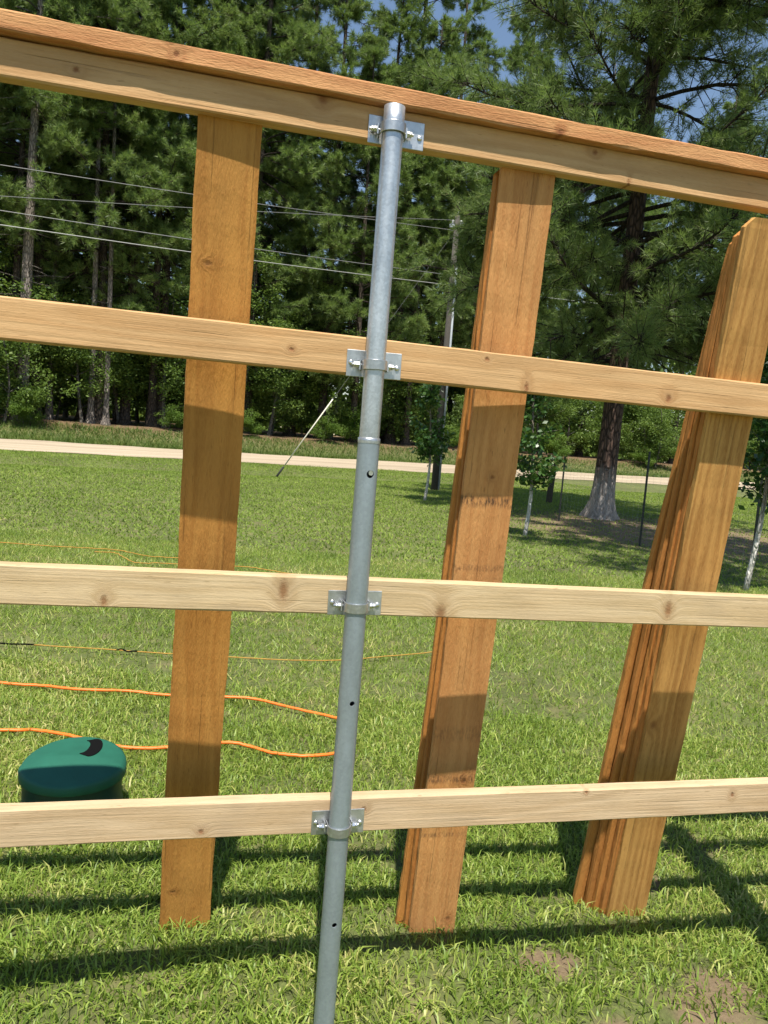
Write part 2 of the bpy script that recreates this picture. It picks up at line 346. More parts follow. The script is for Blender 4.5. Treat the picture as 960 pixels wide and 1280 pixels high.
def board_mesh(name, L, w, t, ch=.003, seg=40, jit=.0006, bow=(0, 0), dogear=0.0, groove=None, seed=0):
    r = np.random.default_rng(seed + 100)
    xs = list(np.linspace(0, L - dogear, seg + 1)); cut = [0.0] * len(xs)
    if dogear: xs += [L - dogear * .5, L]; cut += [dogear * .5, dogear]
    V = []; h = w / 2
    prof = [(ch, -h), (0, -h + ch)]
    if groove is not None: g, gw, gd = groove; prof += [(0, g - gw), (gd, g), (0, g + gw)]
    prof += [(0, h - ch), (ch, h), (t - ch, h), (t, h - ch), (t, -h + ch), (t - ch, -h)]
    k = len(prof); off = r.random(4) * 6
    for i, x in enumerate(xs):
        f = x / L; by = bow[0] * math.sin(math.pi * f) + (.0015 if bow[0] else .0003) * math.sin(f * 9 + off[0]); bz = bow[1] * math.sin(math.pi * f) + .0012 * math.sin(f * 11 + off[1])
        for (y, z) in prof:
            zz = z * (h - cut[i]) / h if cut[i] else z
            V.append((x, y + by + r.normal(0, jit * .5), zz + bz + r.normal(0, jit)))
    F = []
    for i in range(len(xs) - 1):
        for j in range(k):
            j2 = (j + 1) % k; F.append((i * k + j, (i + 1) * k + j, (i + 1) * k + j2, i * k + j2))
    F.append(tuple(range(k))); e = (len(xs) - 1) * k; F.append(tuple(e + j for j in reversed(range(k))))
    me = bpy.data.meshes.new(name); me.from_pydata(V, [], F); me.update()
    bm = bmesh.new(); bm.from_mesh(me); bmesh.ops.recalc_face_normals(bm, faces=bm.faces); bm.to_mesh(me); bm.free()
    return me

R0, R1 = -2.52, 2.56
RAILS = [(.472, .089, 0.0), (1.022, .089, -.008), (1.59, .089, 0.0), (2.124, .0765, .0040)]
RN = ['lowest rail, pale with small brown knots', 'second rail from the ground with dark stain beside the post', 'third rail from the ground, honey coloured', 'top rail under the cap board, mostly in its shade']
for i, (z, h, tilt) in enumerate(RAILS):
    o = link('rail', board_mesh('rail', R1 - R0, h, .038, .0035, 70, .0004, (0, (-.003, -.002, .003, 0)[i]), seed=i), M['rail' if i < 2 else 'rail_honey'], fence)
    o.location = (R0, 0, z + h / 2 + tilt * -R0 * 0); o.rotation_euler = (0, -tilt, 0); o['label'] = RN[i]
    if tilt: o.location.z = z + h / 2 + R0 * tilt
cap = link('cap_board', board_mesh('cap_board', R1 - R0 + .03, .038, .14, .003, 80, .0009, (0, 0), seed=9), M['cap'], fence)
cap.location = (R0 - .01, -.026, 2.2005 + .019 + R0 * .0040 + .0015); cap.rotation_euler = (0, -.0040, 0); cap['label'] = 'reddish rough-sawn cap board laid flat on the top rail'

def pipe_mesh(name, r0, ri, z0, z1, n=72, wob=0.0):
    mb = MB(); zs = np.linspace(z0, z1, 24)
    for rr, rev in ((r0, False), (ri, True)):
        b = len(mb.v)
        for z in zs:
            for k in range(n): a = 2 * math.pi * k / n; mb.v.append((rr * math.cos(a), rr * math.sin(a), z))
        for i in range(len(zs) - 1):
            for k in range(n):
                q = (b + i * n + k, b + i * n + (k + 1) % n, b + (i + 1) * n + (k + 1) % n, b + (i + 1) * n + k); mb.f.append(q[::-1] if rev else q)
    m = len(zs) * n; e = (len(zs) - 1) * n
    for k in range(n):
        k2 = (k + 1) % n; mb.f.append((e + k, e + k2, m + e + k2, m + e + k)); mb.f.append((k2, k, m + k, m + k2))
    return mb.mesh(name)

def cut_holes(o, holes):
    for (ang, z, rad) in holes:
        mb = MB(); d = Vector((math.sin(ang), -math.cos(ang), 0)); mb.tube([d * .012 + Vector((0, 0, z)), d * .05 + Vector((0, 0, z))], rad, 18)
        c = mb.build('cutter', None); c.parent = o
        md = o.modifiers.new('b', 'BOOLEAN'); md.operation = 'DIFFERENCE'; md.solver = 'EXACT'; md.object = c
        bpy.context.view_layer.update()
        ev = o.evaluated_get(bpy.context.evaluated_depsgraph_get()); nm = bpy.data.meshes.new_from_object(ev)
        o.modifiers.clear(); o.data = nm
        bpy.data.objects.remove(c)

PY = -.0295
def make_post(u, detail):
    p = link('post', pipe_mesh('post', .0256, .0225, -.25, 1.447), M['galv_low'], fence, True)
    p.location = (u, PY, 0)
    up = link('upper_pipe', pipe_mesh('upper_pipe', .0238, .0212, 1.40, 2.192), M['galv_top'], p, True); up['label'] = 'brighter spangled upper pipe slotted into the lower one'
    mb = MB(); n = 40
    for r_, z_ in ((.0262, 1.437), (.0266, 1.443), (.0262, 1.449), (.0235, 1.4505)):
        mb.v += [(r_ * math.cos(2 * math.pi * k / n), r_ * math.sin(2 * math.pi * k / n), z_) for k in range(n)]
    for i in range(3):
        for k in range(n): mb.f.append((i * n + k, i * n + (k + 1) % n, (i + 1) * n + (k + 1) % n, (i + 1) * n + k))
    mb.build('collar', M['galv_top'], p, True)
    if detail:
        cut_holes(p, [(.16, 1.366, .0092), (.13, .819, .0062), (.08, .262, .0062)])
        p.data.polygons.foreach_set('use_smooth', np.zeros(len(p.data.polygons), bool))
        mb = MB(); d = Vector((math.sin(.16), -math.cos(.16), 0)); mb.tube([d * .0180 + Vector((.0022, 0, 1.3690)), d * .0222 + Vector((.0022, 0, 1.3690))], .0060, 14); mb.build('bolt_end', M['zinc'], p)
    return p

def make_bracket(u, z0, z1, first, shift):
    # plate on the rail face, strap bent round the front of the pipe, two bolts with nuts, two screws
    mb = MB(); zc = (z0 + z1) / 2; mb.box((-.066, -.0042, z0 - zc), (.066, -.0012, z1 - zc))
    b = mb.build('bracket', M['galv_plate'], fence); b.location = (u + shift, 0, zc); b.rotation_euler = (0, random.Random(int(z0 * 1000) + int(u * 7)).uniform(-.018, .018), 0)
    md = b.modifiers.new('bev', 'BEVEL'); md.width = .0012; md.segments = 2
    hb = .0115; n = 22; ro, ri = .0292, .0262; cx = -shift
    sec = []
    for k in range(n + 1):
        a = math.pi + math.pi * k / n; sec.append((cx + ro * math.cos(a), PY + ro * math.sin(a), cx + ri * math.cos(a), PY + ri * math.sin(a)))
    sec = [(cx - ro - .0006, -.005, cx - ri - .0006, -.005)] + sec + [(cx + ro + .0006, -.005, cx + ri + .0006, -.005)]
    mb = MB(); zo = -.004
    for (xo, yo, xi, yi) in sec: mb.v += [(xo, yo, zo - hb), (xo, yo, zo + hb), (xi, yi, zo + hb), (xi, yi, zo - hb)]
    for i in range(len(sec) - 1):
        for j in range(4): mb.f.append((i * 4 + j, i * 4 + (j + 1) % 4, (i + 1) * 4 + (j + 1) % 4, (i + 1) * 4 + j))
    mb.f += [(0, 3, 2, 1), tuple((len(sec) - 1) * 4 + j for j in range(4))]
    me = mb.mesh('strap'); bm = bmesh.new(); bm.from_mesh(me); bmesh.ops.recalc_face_normals(bm, faces=bm.faces); bm.to_mesh(me); bm.free()
    st = link('strap', me, M['galv_plate'], b)
    md = st.modifiers.new('bev', 'BEVEL'); md.width = .0009; md.segments = 2; md.limit_method = 'ANGLE'
    for sgn in (-1, 1):
        mb = MB()     # tab that stands off the plate
        xa = cx + sgn * .0335; mb.box((xa - .0016, -.0225, zo - hb), (xa + .0016, -.0030, zo + hb)); mb.build('tab', M['galv_plate'], b)
        mb = MB(); y = -.0145
        def hexa(x0, x1, r): mb.tube([(x0, y, zo), (x1, y, zo)], r, 6)
        hexa(xa + sgn * .0016, xa + sgn * .0085, .0072); mb.tube([(xa - sgn * .004, y, zo), (xa + sgn * .0185, y, zo)], .0036, 10); hexa(xa + sgn * .0100, xa + sgn * .0140, .0066)
        mb.build('bolt', M['zinc'], b)
        mb = MB(); sx = sgn * .0555; sz = .001 if sgn < 0 else -.004
        mb.tube([(sx, -.0041, sz), (sx, -.0060, sz), (sx, -.0076, sz), (sx, -.0082, sz)], [.0062, .0060, .0042, .0012], 14); mb.build('screw', M['zinc'], b, True)
    return b
make_post(.004, True)
for k, (z0, z1, sh) in enumerate([(.469, .531, 0.002), (1.022, 1.082, .002), (1.590, 1.652, .004), (2.117, 2.179, .014)]):
    make_bracket(.004, z0, z1, k == 0, sh)
for u_ in (-2.44, 2.46):
    make_post(u_, False)
    for (z0, z1) in [(.469, .531), (1.022, 1.082), (1.590, 1.652), (2.117, 2.179)]: make_bracket(u_, z0, z1, False, .002)

# ------------------------------------------------------------------ leaning pickets (each one a thing)
def f2w(u, d, z): return FP + FU * u + FN * d + Vector((0, 0, z))
def picket(label, foot, head, L, yaw=0.0, mat='picket', dog=.026, groove=None, seed=0, w=.140, t=.0165, bow=(.004, .002), group=None):
    """foot/head: (u, d, z) of the front face's centre line"""
    a = f2w(*foot); b = f2w(*head); xa = (b - a).normalized(); xa0 = xa
    zc = (FU * math.cos(yaw) + FN * math.sin(yaw)); zc = (zc - xa * zc.dot(xa)).normalized(); yc = zc.cross(xa)   # x along length, y to the back, z across
    o = link('picket', board_mesh('picket', L, w, t, .0012, 44, .0007, bow, dog, groove, seed), M[mat])
    o.matrix_world = Matrix(((xa.x, yc.x, zc.x, a.x), (xa.y, yc.y, zc.y, a.y), (xa.z, yc.z, zc.z, a.z), (0, 0, 0, 1)))
    tag(o, label, 'picket', group); return o
GR = 'loose cedar pickets leaning on the fence frame'
picket('orange-brown cedar picket leaning by itself left of the steel post', (-.341, .358, .012), (-.353, .042, 2.12), 2.19, .035, 'picket', seed=1, group=GR)
picket('front picket of the middle stack, with a long seam and dark smudges', (.383, .292, -.015), (.363, .042, 2.12), 2.19, -.03, 'picket_marked', groove=(.030, .0013, .0022), seed=2, group=GR)
picket('picket second from the front of the middle stack, only its left edge showing', (.372, .314, -.015), (.360, .060, 2.12), 2.17, -.03, 'picket', seed=3, group=GR)
picket('rearmost picket of the middle stack, foot set furthest back', (.356, .338, -.015), (.360, .078, 2.12), 2.18, -.02, 'picket', seed=4, group=GR)
# right stack: touches the back edge of the third rail
picket('front picket of the right-hand stack, full face and clipped top corner showing', (1.072, .338, -.045), (1.018, .040, 1.67), 2.168, .0, 'picket_clear', seed=5, group=GR)
picket('second picket of the right-hand stack, edge showing beside the front one', (1.054, .352, -.042), (1.018, .0575, 1.67), 2.152, .0, 'picket', seed=6, group=GR, dog=.03)
picket('third picket of the right-hand stack, counted from its front face', (1.036, .368, -.04), (1.016, .0755, 1.67), 2.150, .01, 'picket', seed=7, group=GR, dog=.03)
picket('fourth picket of the right-hand stack, counted from its front face', (1.016, .386, -.04), (1.016, .0935, 1.67), 2.135, .02, 'picket', seed=8, group=GR, dog=.03, bow=(-.002, -.003))
picket('rearmost picket of the right-hand stack, splayed furthest left at its foot', (.986, .410, -.038), (1.020, .112, 1.67), 2.13, .03, 'picket', seed=12, group=GR, dog=.03, bow=(-.006, -.008))
# one more leans on the near side, out of the frame; its shadow lies on the lawn at the right
picket('cedar picket leaning on the near side of the rails, beyond the right-hand stack', (1.44, -.22, -.06), (1.46, -.022, 2.12), 2.19, .0, 'picket', seed=14, group=GR)

# ------------------------------------------------------------------ green riser cover
bx, by = -1.020, 2.615; bz = float(gz(bx, by)); RIM = .225 - bz
rc = empty('riser_cover', (bx, by, bz), .16); tag(rc, 'squat green plastic ground cover with a domed lid and black crescent, behind the lowest rail', 'utility cover')
R = .176; n = 56
mb = MB(); prof = [(R - .012, -.05), (R - .010, .02), (R - .004, .03), (R - .004, .05), (R - .012, .06), (R - .010, RIM - .035), (R - .006, RIM - .028)]
for r_, z_ in prof: mb.v += [(r_ * math.cos(2 * math.pi * k / n), r_ * math.sin(2 * math.pi * k / n), z_) for k in range(n)]
for i in range(len(prof) - 1):
    for k in range(n): mb.f.append((i * n + k, i * n + (k + 1) % n, (i + 1) * n + (k + 1) % n, (i + 1) * n + k))
mb.build('body', M['dark_plastic'], rc, True)
HH = .036
def domez(x, y):
    t = min(1.0, max(0.0, (y + R) / (R * 1.02))); t = t * t * (3 - 2 * t) * .45 + t * .55
    return RIM + HH * max(0.0, 1 - (x / R) ** 2) ** .5 * t
mb = MB(); rings = [(R - .003, -.034), (R + .001, -.030), (R + .002, -.006)]
for r_, z_ in rings: mb.v += [(r_ * math.cos(2 * math.pi * k / n), r_ * math.sin(2 * math.pi * k / n), RIM + z_) for k in range(n)]
tops = list(np.linspace(R, .004, 24))
for j, r_ in enumerate(tops):
    for k in range(n):
        x_, y_ = r_ * math.cos(2 * math.pi * k / n), r_ * math.sin(2 * math.pi * k / n)
        mb.v.append((x_, y_, domez(x_, y_) - (.003 if j == 0 else 0)))
nr = len(rings) + len(tops)
for i in range(nr - 1):
    for k in range(n): mb.f.append((i * n + k, i * n + (k + 1) % n, (i + 1) * n + (k + 1) % n, (i + 1) * n + k))
mb.f.append(tuple((nr - 1) * n + k for k in range(n)))
lid = mb.build('lid', M['green_plastic'], rc, True)
# black crescent sheet on the dome, its colour standing for a hole's darkness
mb = MB(); cxr, cyr = .048, .072; O = []; I = []
for k in range(17): a = -math.pi * .68 + math.pi * 1.36 * k / 16; O.append((cxr + .031 * math.cos(a), cyr + .076 * math.sin(a)))
for k in range(17): a = -math.pi * .56 + math.pi * 1.12 * k / 16; I.append((cxr - .034 + .022 * math.cos(a), cyr + .058 * math.sin(a)))
I[0] = O[0]; I[16] = O[16]
for k in range(17):
    for j in range(5):
        x_ = O[k][0] + (I[k][0] - O[k][0]) * j / 4; y_ = O[k][1] + (I[k][1] - O[k][1]) * j / 4; mb.v.append((x_, y_, domez(x_, y_) + .0016))
for k in range(16):
    for j in range(4): mb.f.append((k * 5 + j, (k + 1) * 5 + j, (k + 1) * 5 + j + 1, k * 5 + j + 1))
cr = mb.build('crescent', M['black'], lid)
md = cr.modifiers.new('s', 'SOLIDIFY'); md.thickness = .003; md.offset = 0

# ------------------------------------------------------------------ cords and ropes on the lawn
def smooth_path(pts, sub=8):
    P = [np.array(p, float) for p in pts]; P = [2 * P[0] - P[1]] + P + [2 * P[-1] - P[-2]]; out = []
    for i in range(1, len(P) - 2):
        for t in np.linspace(0, 1, sub, endpoint=False):
            a, b, c, d = P[i - 1:i + 3]; out.append(.5 * ((2 * b) + (c - a) * t + (2 * a - 5 * b + 4 * c - d) * t * t + (3 * b - a - 3 * c + d) * t ** 3))
    out.append(P[-2]); return out
def cord(name, pts, rad, mat, dz, label, cat, jig=.0, group=None):
    r = np.random.default_rng(len(label)); P = smooth_path(pts); mb = MB()
    mb.tube([gp(p[0] + r.normal(0, jig), p[1] + r.normal(0, jig), dz + .004 * math.sin(i * .23) + r.normal(0, .0006)) for i, p in enumerate(P)], rad, 8)
    return tag(mb.build(name, M[mat], None, True), label, cat, group)
cA = [(-3.2, 3.6), (-2.5, 3.70), (-1.842, 3.732), (-1.654, 3.759), (-1.431, 3.757), (-1.231, 3.823), (-1.033, 3.847), (-0.748, 3.908), (-0.591, 3.922), (-0.416, 3.879), (-0.175, 3.80), (-0.115, 3.74), (-.088, 3.60), (-.10, 3.43)]
cB = [(-0.136, 3.337), (-0.248, 3.278), (-0.39, 3.278), (-0.521, 3.316), (-0.628, 3.31), (-0.846, 3.199), (-1.02, 3.151), (-1.179, 3.166), (-1.313, 3.198), (-1.441, 3.215), (-1.555, 3.164), (-2.2, 3.0), (-3.0, 2.9)]
cord('extension_cord', cA + cB, .0075, 'orange', .034, 'thick orange extension cord looping back behind the steel post on the grass', 'cord')
cord('rope', [(-2.016, 4.42), (-1.863, 4.429), (-1.557, 4.499), (-1.21, 4.548), (-0.878, 4.589), (-0.569, 4.655), (-0.229, 4.786), (0.076, 4.966), (0.406, 5.189), (0.728, 5.612), (0.952, 6.08)], .0038, 'yellow', .030, 'thin yellow rope lying across the lawn beyond the orange cord', 'rope')
cord('cable', [(-3.2, 4.3), (-2.6, 4.36), (-2.181, 4.401), (-2.095, 4.418), (-2.016, 4.42), (-1.96, 4.425)], .005, 'black', .028, 'short black cable end tied to the yellow rope at the left edge', 'cable')
cord('rope_knot', [(-1.53, 4.50), (-1.50, 4.512), (-1.47, 4.50), (-1.44, 4.515), (-1.41, 4.51)], .0045, 'black', .03, 'small black knot wound on the yellow rope', 'knot')
cord('rope', [(-4.6, 7.7), (-3.882, 7.762), (-3.58, 7.817), (-3.309, 7.858), (-3.032, 7.893), (-2.723, 7.962), (-2.386, 7.826), (-2.107, 7.863), (-1.9, 7.8)], .0045, 'dry_rope', .032, 'faded orange rope furthest back on the lawn, at the left', 'rope', .01)
cord('rope', [(-2.894, 7.75), (-2.693, 7.758), (-2.386, 7.401), (-2.091, 7.52), (-1.436, 7.62), (-1.147, 7.576), (-0.794, 7.437), (-.4, 7.4)], .0045, 'dry_rope', .032, 'faded orange rope with a kink, ending right of the lone picket', 'rope', .01)

# ------------------------------------------------------------------ utility pole, wires, guy
PB = gp(1.34, 21.28); e3 = Vector((RE[0], RE[1], 0)); m3 = Vector((RM[0], RM[1], 0))
def on_line(px, py):
    v = FW * 961.0 + EX * (px - 480.0) + EU * (640.0 - py); o = Vector((0, 0, CAM_H)); t = (PB - o).dot(m3) / v.dot(m3); return o + v * t
TOPZ = on_line(563, 268).z
pole = empty('utility_pole', PB); tag(pole, 'grey wooden utility pole with bright conduit standing on the far lawn', 'utility pole')
mb = MB(); mb.tube([(0, 0, -.3), (0, 0, 3), (0, 0, TOPZ - PB.z)], [.10, .088, .07], 14); mb.build('shaft', M['pole'], pole, True)
mb = MB(); mb.tube([(.115, -.04, -.1), (.102, -.04, 3), (.085, -.04, (TOPZ - PB.z) * .82)], .030, 8); mb.build('conduit', M['conduit'], pole, True)
for dz_, dx_ in ((.06, 0), (-.16, -.11), (-.16, .11)):
    mb = MB(); z_ = TOPZ - PB.z + dz_; mb.tube([(dx_, 0, z_ - .10), (dx_, 0, z_ - .05), (dx_, 0, z_), (dx_, 0, z_ + .05)], [.02, .04, .03, .035], 8); mb.build('insulator', M['ceramic'], pole, True)
mb = MB(); mb.box((-.2, -.04, TOPZ - PB.z - .30), (.2, .04, TOPZ - PB.z - .22)); mb.build('bracket_arm', M['conduit'], pole)
WR = [(0, 206, 561, 287, 897, 367, .008, 'highest', 'thinwire'), (0, 245, 563, 275, 897, 352, .007, 'second highest', 'thinwire'), (0, 263, 556, 343, 895, 381, .009, 'third from the top', 'thinwire'), (0, 281, 555, 355.5, 895, 394, .0105, 'lowest and thickest', 'wire')]
for (xa, ya, xb, yb, xc, yc, rad, nm, mt) in WR:
    A = on_line(xa, ya); B = on_line(xb, yb); Cc = on_line(xc, yc); A0 = A + (A - B) * 1.2; C0 = Cc + (Cc - B) * .6
    pts = [A0, A]; 
    for k in range(1, 8): t = k / 8; p = A.lerp(B, t); p.z -= .04 * math.sin(math.pi * t); pts.append(p)
    pts += [B]
    for k in range(1, 8): t = k / 8; p = B.lerp(Cc, t); p.z -= .05 * math.sin(math.pi * t); pts.append(p)
    pts += [Cc, C0]; mb = MB(); mb.tube(pts, rad, 6)
    tag(mb.build('overhead_wire', M[mt]), nm + ' of the four overhead wires crossing in front of the woods', 'wire', 'overhead wires')
ga = gp(-3.07, 21.35); gt = Vector((PB.x - .1, PB.y, on_line(562, 292).z)); guy = empty('guy_wire', ga); tag(guy, 'slanting guy wire with a pale yellow guard, anchored in the far lawn', 'guy wire')
gd = gt - ga
mb = MB(); mb.tube([gd * -.03, gd], .0035, 6); mb.build('cable', M['thinwire'], guy)
mb = MB(); mb.tube([gd * .05, gd * .33], .018, 8); mb.build('guard', M['guard'], guy, True)
mb = MB(); mb.tube([gd * -.02, gd * .045], .03, 8); mb.build('anchor_rod', M['stake'], guy, True)

# ------------------------------------------------------------------ wire fence round the big pine
wf = empty('wire_fence', gp(3.46, 15.16)); tag(wf, 'low wire mesh fence on thin steel stakes in front of the big pine', 'wire fence')
wp = [gp(3.46, 15.16), gp(4.11, 12.21), gp(5.0, 10.3)]; o0 = wf.location.copy()
wt = [1.28, 1.52, 1.45]
for p, h_ in zip(wp, wt):
    mb = MB(); q = p - o0; mb.box((q.x - .016, q.y - .006, q.z - .2), (q.x + .016, q.y + .006, q.z + h_)); mb.box((q.x - .006, q.y, q.z - .2), (q.x + .006, q.y + .035, q.z + h_)); mb.build('stake', M['stake'], wf)
mb = MB()
for a, b in zip(wp[:-1], wp[1:]):
    a = a - o0; b = b - o0; L_ = (b - a).length
    for z_ in np.arange(.05, 1.22, .1): mb.tube([a + Vector((0, 0, z_)), (a + b) / 2 + Vector((0, 0, z_ - .01)), b + Vector((0, 0, z_))], .0009, 3, False)
    k = int(L_ / .15)
    for j in range(1, k): p = a.lerp(b, j / k); mb.tube([p + Vector((0, 0, .05)), p + Vector((0, 0, 1.16))], .0009, 3, False)
mb.build('wire_mesh', M['wire'], wf)
wq = gp(4.24, 19.92); mb = MB(); r_ = np.random.default_rng(3)
mb.tube([(0, 0, -.2), (.01, 0, .3), (.03, .01, .7), (.045, .0, 1.02)], [.085, .08, .078, .07], 10); o = mb.build('wooden_post', M['oldpost']); o.location = wq
tag(o, 'short dark wooden post standing left of the big pine trunk', 'post')

# ------------------------------------------------------------------ trees
def tufts_mesh(P, D, n, ln, wd, r, spread=.9, mesh_name='crown'):
    """needle tufts: n thin triangles around each point P, leaning along D"""
    k = len(P); Pn = np.repeat(P, n, 0); Dn = np.repeat(D, n, 0)
    v = r.normal(size=(k * n, 3)); v /= np.linalg.norm(v, axis=1, keepdims=True)
    d = Dn + v * spread; d /= np.linalg.norm(d, axis=1, keepdims=True)
    L = ln * r.uniform(.65, 1.15, (k * n, 1))
    side = np.cross(d, r.normal(size=(k * n, 3))); side /= np.linalg.norm(side, axis=1, keepdims=True) + 1e-9
    base = Pn + v * ln * .12
    droop = np.zeros((k * n, 3)); droop[:, 2] = -ln * .10
    V = np.empty((k * n, 3, 3)); V[:, 0] = base - side * wd * .5; V[:, 1] = base + side * wd * .5; V[:, 2] = base + d * L + droop
    return V.reshape(-1, 3), np.arange(k * n * 3), np.full(k * n, 3)

def pine_data(seed, H, base, R, tr, whorl=.75, per=(3, 5), tn=16, tl=.26, tw=.022, flare=1.0, lean=.2, up=.25, dead=6, tdens=1.0, lowfac=.75, vary=.08, tin=.28, tg=3, dlow=.35, lobes=0):
    r = np.random.default_rng(seed); tb = MB(); bb = MB(); TP = []; TD = []
    ph = r.random(2) * 6
    def ax(z): f = z / H; return Vector((lean * math.sin(f * 2.1 + ph[0]) - lean * math.sin(ph[0]), lean * math.sin(f * 2.6 + ph[1]) - lean * math.sin(ph[1]), z))
    zs = [-.3, 0, .15, .35, .7, 1.2] + list(np.linspace(2.2, H, 14))
    def rad(z): return tr * (1 - .86 * (max(z, 0) / H) ** 1.1) * (1 + flare * math.exp(-max(z, 0) / .28) * .85)
    tb.tube([ax(z) for z in zs], [max(.012, rad(z)) for z in zs], 22 if lobes else 12)
    if lobes:
        for i, v in enumerate(tb.v):
            if v[2] < 1.6:
                a = math.atan2(v[1], v[0]); e = math.exp(-max(v[2], 0) / .30); k = 1 + .13 * e * math.cos(lobes * a + 1.0) + .12 * e * math.cos(3 * a) + r.normal(0, .025); tb.v[i] = (v[0] * k, v[1] * k, v[2])
    z = base
    while z < H - .3:
        f = (z - base) / (H - base)
        prof = (lowfac + (1 - lowfac) * min(1, f / .3)) * (1 - f ** 1.7) + .10
        for k in range(r.integers(per[0], per[1] + 1)):
            az = r.random() * 6.283; L = R * prof * r.uniform(.65, 1.15); el = up * (.2 + 1.5 * f) + r.normal(0, .12 + vary)
            z0 = z + r.uniform(-.25, .25); d = Vector((math.cos(az) * math.cos(el), math.sin(az) * math.cos(el), math.sin(el)))
            pts = []; m = 6; p = ax(z0); cur = d.copy(); sg = L / m
            for i in range(m + 1):
                pts.append(p.copy()); cur = (cur + Vector((r.normal(0, .10), r.normal(0, .10), (.10 if i > 2 else -.10) + r.normal(0, .05)))).normalized(); p = p + cur * sg
            rb = max(.012, rad(z0) * .30 * min(1.0, L / R + .2))
            bb.tube(pts, [rb * (1 - .85 * i / m) + .004 for i in range(m + 1)], 5, False)
            # side twigs
            nt = int((6 + L * 4.2) * tdens)
            for j in range(nt):
                t = r.uniform(tin, 1.0) ** .8; i = min(m - 1, int(t * m)); q = pts[i].lerp(pts[i + 1], t * m - i)
                dd = (pts[i + 1] - pts[i]).normalized(); sd = Vector(r.normal(size=3)); sd.z = sd.z * .8 + .15; sd = (sd - dd * sd.dot(dd)).normalized()
                td = (dd * r.uniform(.3, 1.0) + sd * r.uniform(.5, 1.0)).normalized(); tlh = r.uniform(.25, .75) * (1.15 - .45 * t) * min(1.3, .5 + L / 3)
                e = q + td * tlh
                bb.tube([q, q.lerp(e, .55) + Vector((0, 0, -.02)), e], [.012, .008, .004], 3, False)
                for g in np.linspace(.4, 1.0, tg): TP.append(tuple(q.lerp(e, g))); TD.append(tuple(td * .8 + Vector((0, 0, .25))))
            TP.append(tuple(pts[-1])); TD.append(tuple((pts[-1] - pts[-2]).normalized()))
        z += whorl * r.uniform(.7, 1.3)
    for k in range(dead):
        z0 = base * r.uniform(dlow, 1.0); az = r.random() * 6.283; L = R * r.uniform(.25, .6); d = Vector((math.cos(az), math.sin(az), r.uniform(-.25, .35))); p0 = ax(z0)
        bb.tube([p0, p0 + d * L * .5 + Vector((0, 0, -.04)), p0 + d * L + Vector((0, 0, r.uniform(-.4, .1)))], [.028, .018, .006], 4, False)
    V, F, S = tufts_mesh(np.array(TP), np.array(TD), tn, tl, tw, r)
    return tb.mesh('trunk'), bb.mesh('branches'), np_mesh('crown', V, F, S), len(TP)

def leaf_cards(P, size, r, upb=.6):
    k = len(P); nrm = r.normal(size=(k, 3)); nrm[:, 2] = np.abs(nrm[:, 2]) * 1.0 + upb; nrm /= np.linalg.norm(nrm, axis=1, keepdims=True)
    a = np.cross(nrm, r.normal(size=(k, 3))); a /= np.linalg.norm(a, axis=1, keepdims=True) + 1e-9; b = np.cross(nrm, a)
    s = size * r.uniform(.6, 1.25, (k, 1)); V = np.empty((k, 4, 3))
    V[:, 0] = P - a * s * .6; V[:, 1] = P + b * s * .34 - nrm * s * .05; V[:, 2] = P + a * s * .6 - nrm * s * .12; V[:, 3] = P - b * s * .34 - nrm * s * .05
    i = np.arange(k) * 4; F = np.stack([i, i + 1, i + 2, i, i + 2, i + 3], 1)
    return V.reshape(-1, 3), F.ravel(), np.full(k * 2, 3)

def broad_data(seed, H, base, R, tr, nclump=190, per=52, leaf=.13, crad=.42, limbs=9, skew=1.0):
    r = np.random.default_rng(seed); tb = MB(); bb = MB()
    ph = r.random(2) * 6
    def ax(z): f = z / H; return Vector((.35 * math.sin(f * 3 + ph[0]) - .35 * math.sin(ph[0]), .35 * math.sin(f * 2.5 + ph[1]) - .35 * math.sin(ph[1]), z))
    zs = [-.3, 0, .2] + list(np.linspace(.6, H * .9, 9)); tb.tube([ax(z) for z in zs], [tr * 1.5, tr * 1.35, tr * 1.1] + list(np.linspace(tr, .015, 9)), 9)
    CP = []
    lob = []
    for k in range(limbs):
        z0 = base + (H - base) * r.uniform(0, .8); az = r.random() * 6.283; f = (z0 - base) / max(.1, H - base)
        L = R * (1 - .55 * f) * r.uniform(.6, 1.15); p0 = ax(z0 * .85); d = Vector((math.cos(az), math.sin(az), r.uniform(.1, .7))).normalized()
        p1 = p0 + d * L * .5; p2 = p1 + (d + Vector((r.normal(0, .3), r.normal(0, .3), .2))).normalized() * L * .5
        bb.tube([p0, p1, p2], [tr * .4, tr * .22, .01], 5, False); lob.append((p2, R * r.uniform(.28, .48))); lob.append((p1, R * r.uniform(.2, .38)))
    lob.append((ax(H * .93), R * .42)); lob.append((ax(H * .75), R * .5))
    for k in range(nclump):
        c, lr = lob[r.integers(len(lob))]; v = r.normal(size=3); v /= np.linalg.norm(v); rr = lr * r.uniform(.35, 1.0) ** .5
        p = np.array(c) + v * rr * np.array([1, 1, .75])
        if p[2] > .15: CP.append(p)
    CP = np.array(CP); P = np.repeat(CP, per, 0) + r.normal(size=(len(CP) * per, 3)) * crad * np.array([.55, .55, .38])
    V, F, S = leaf_cards(P, leaf, r)
    return tb.mesh('trunk'), bb.mesh('branches'), np_mesh('crown', V, F, S)

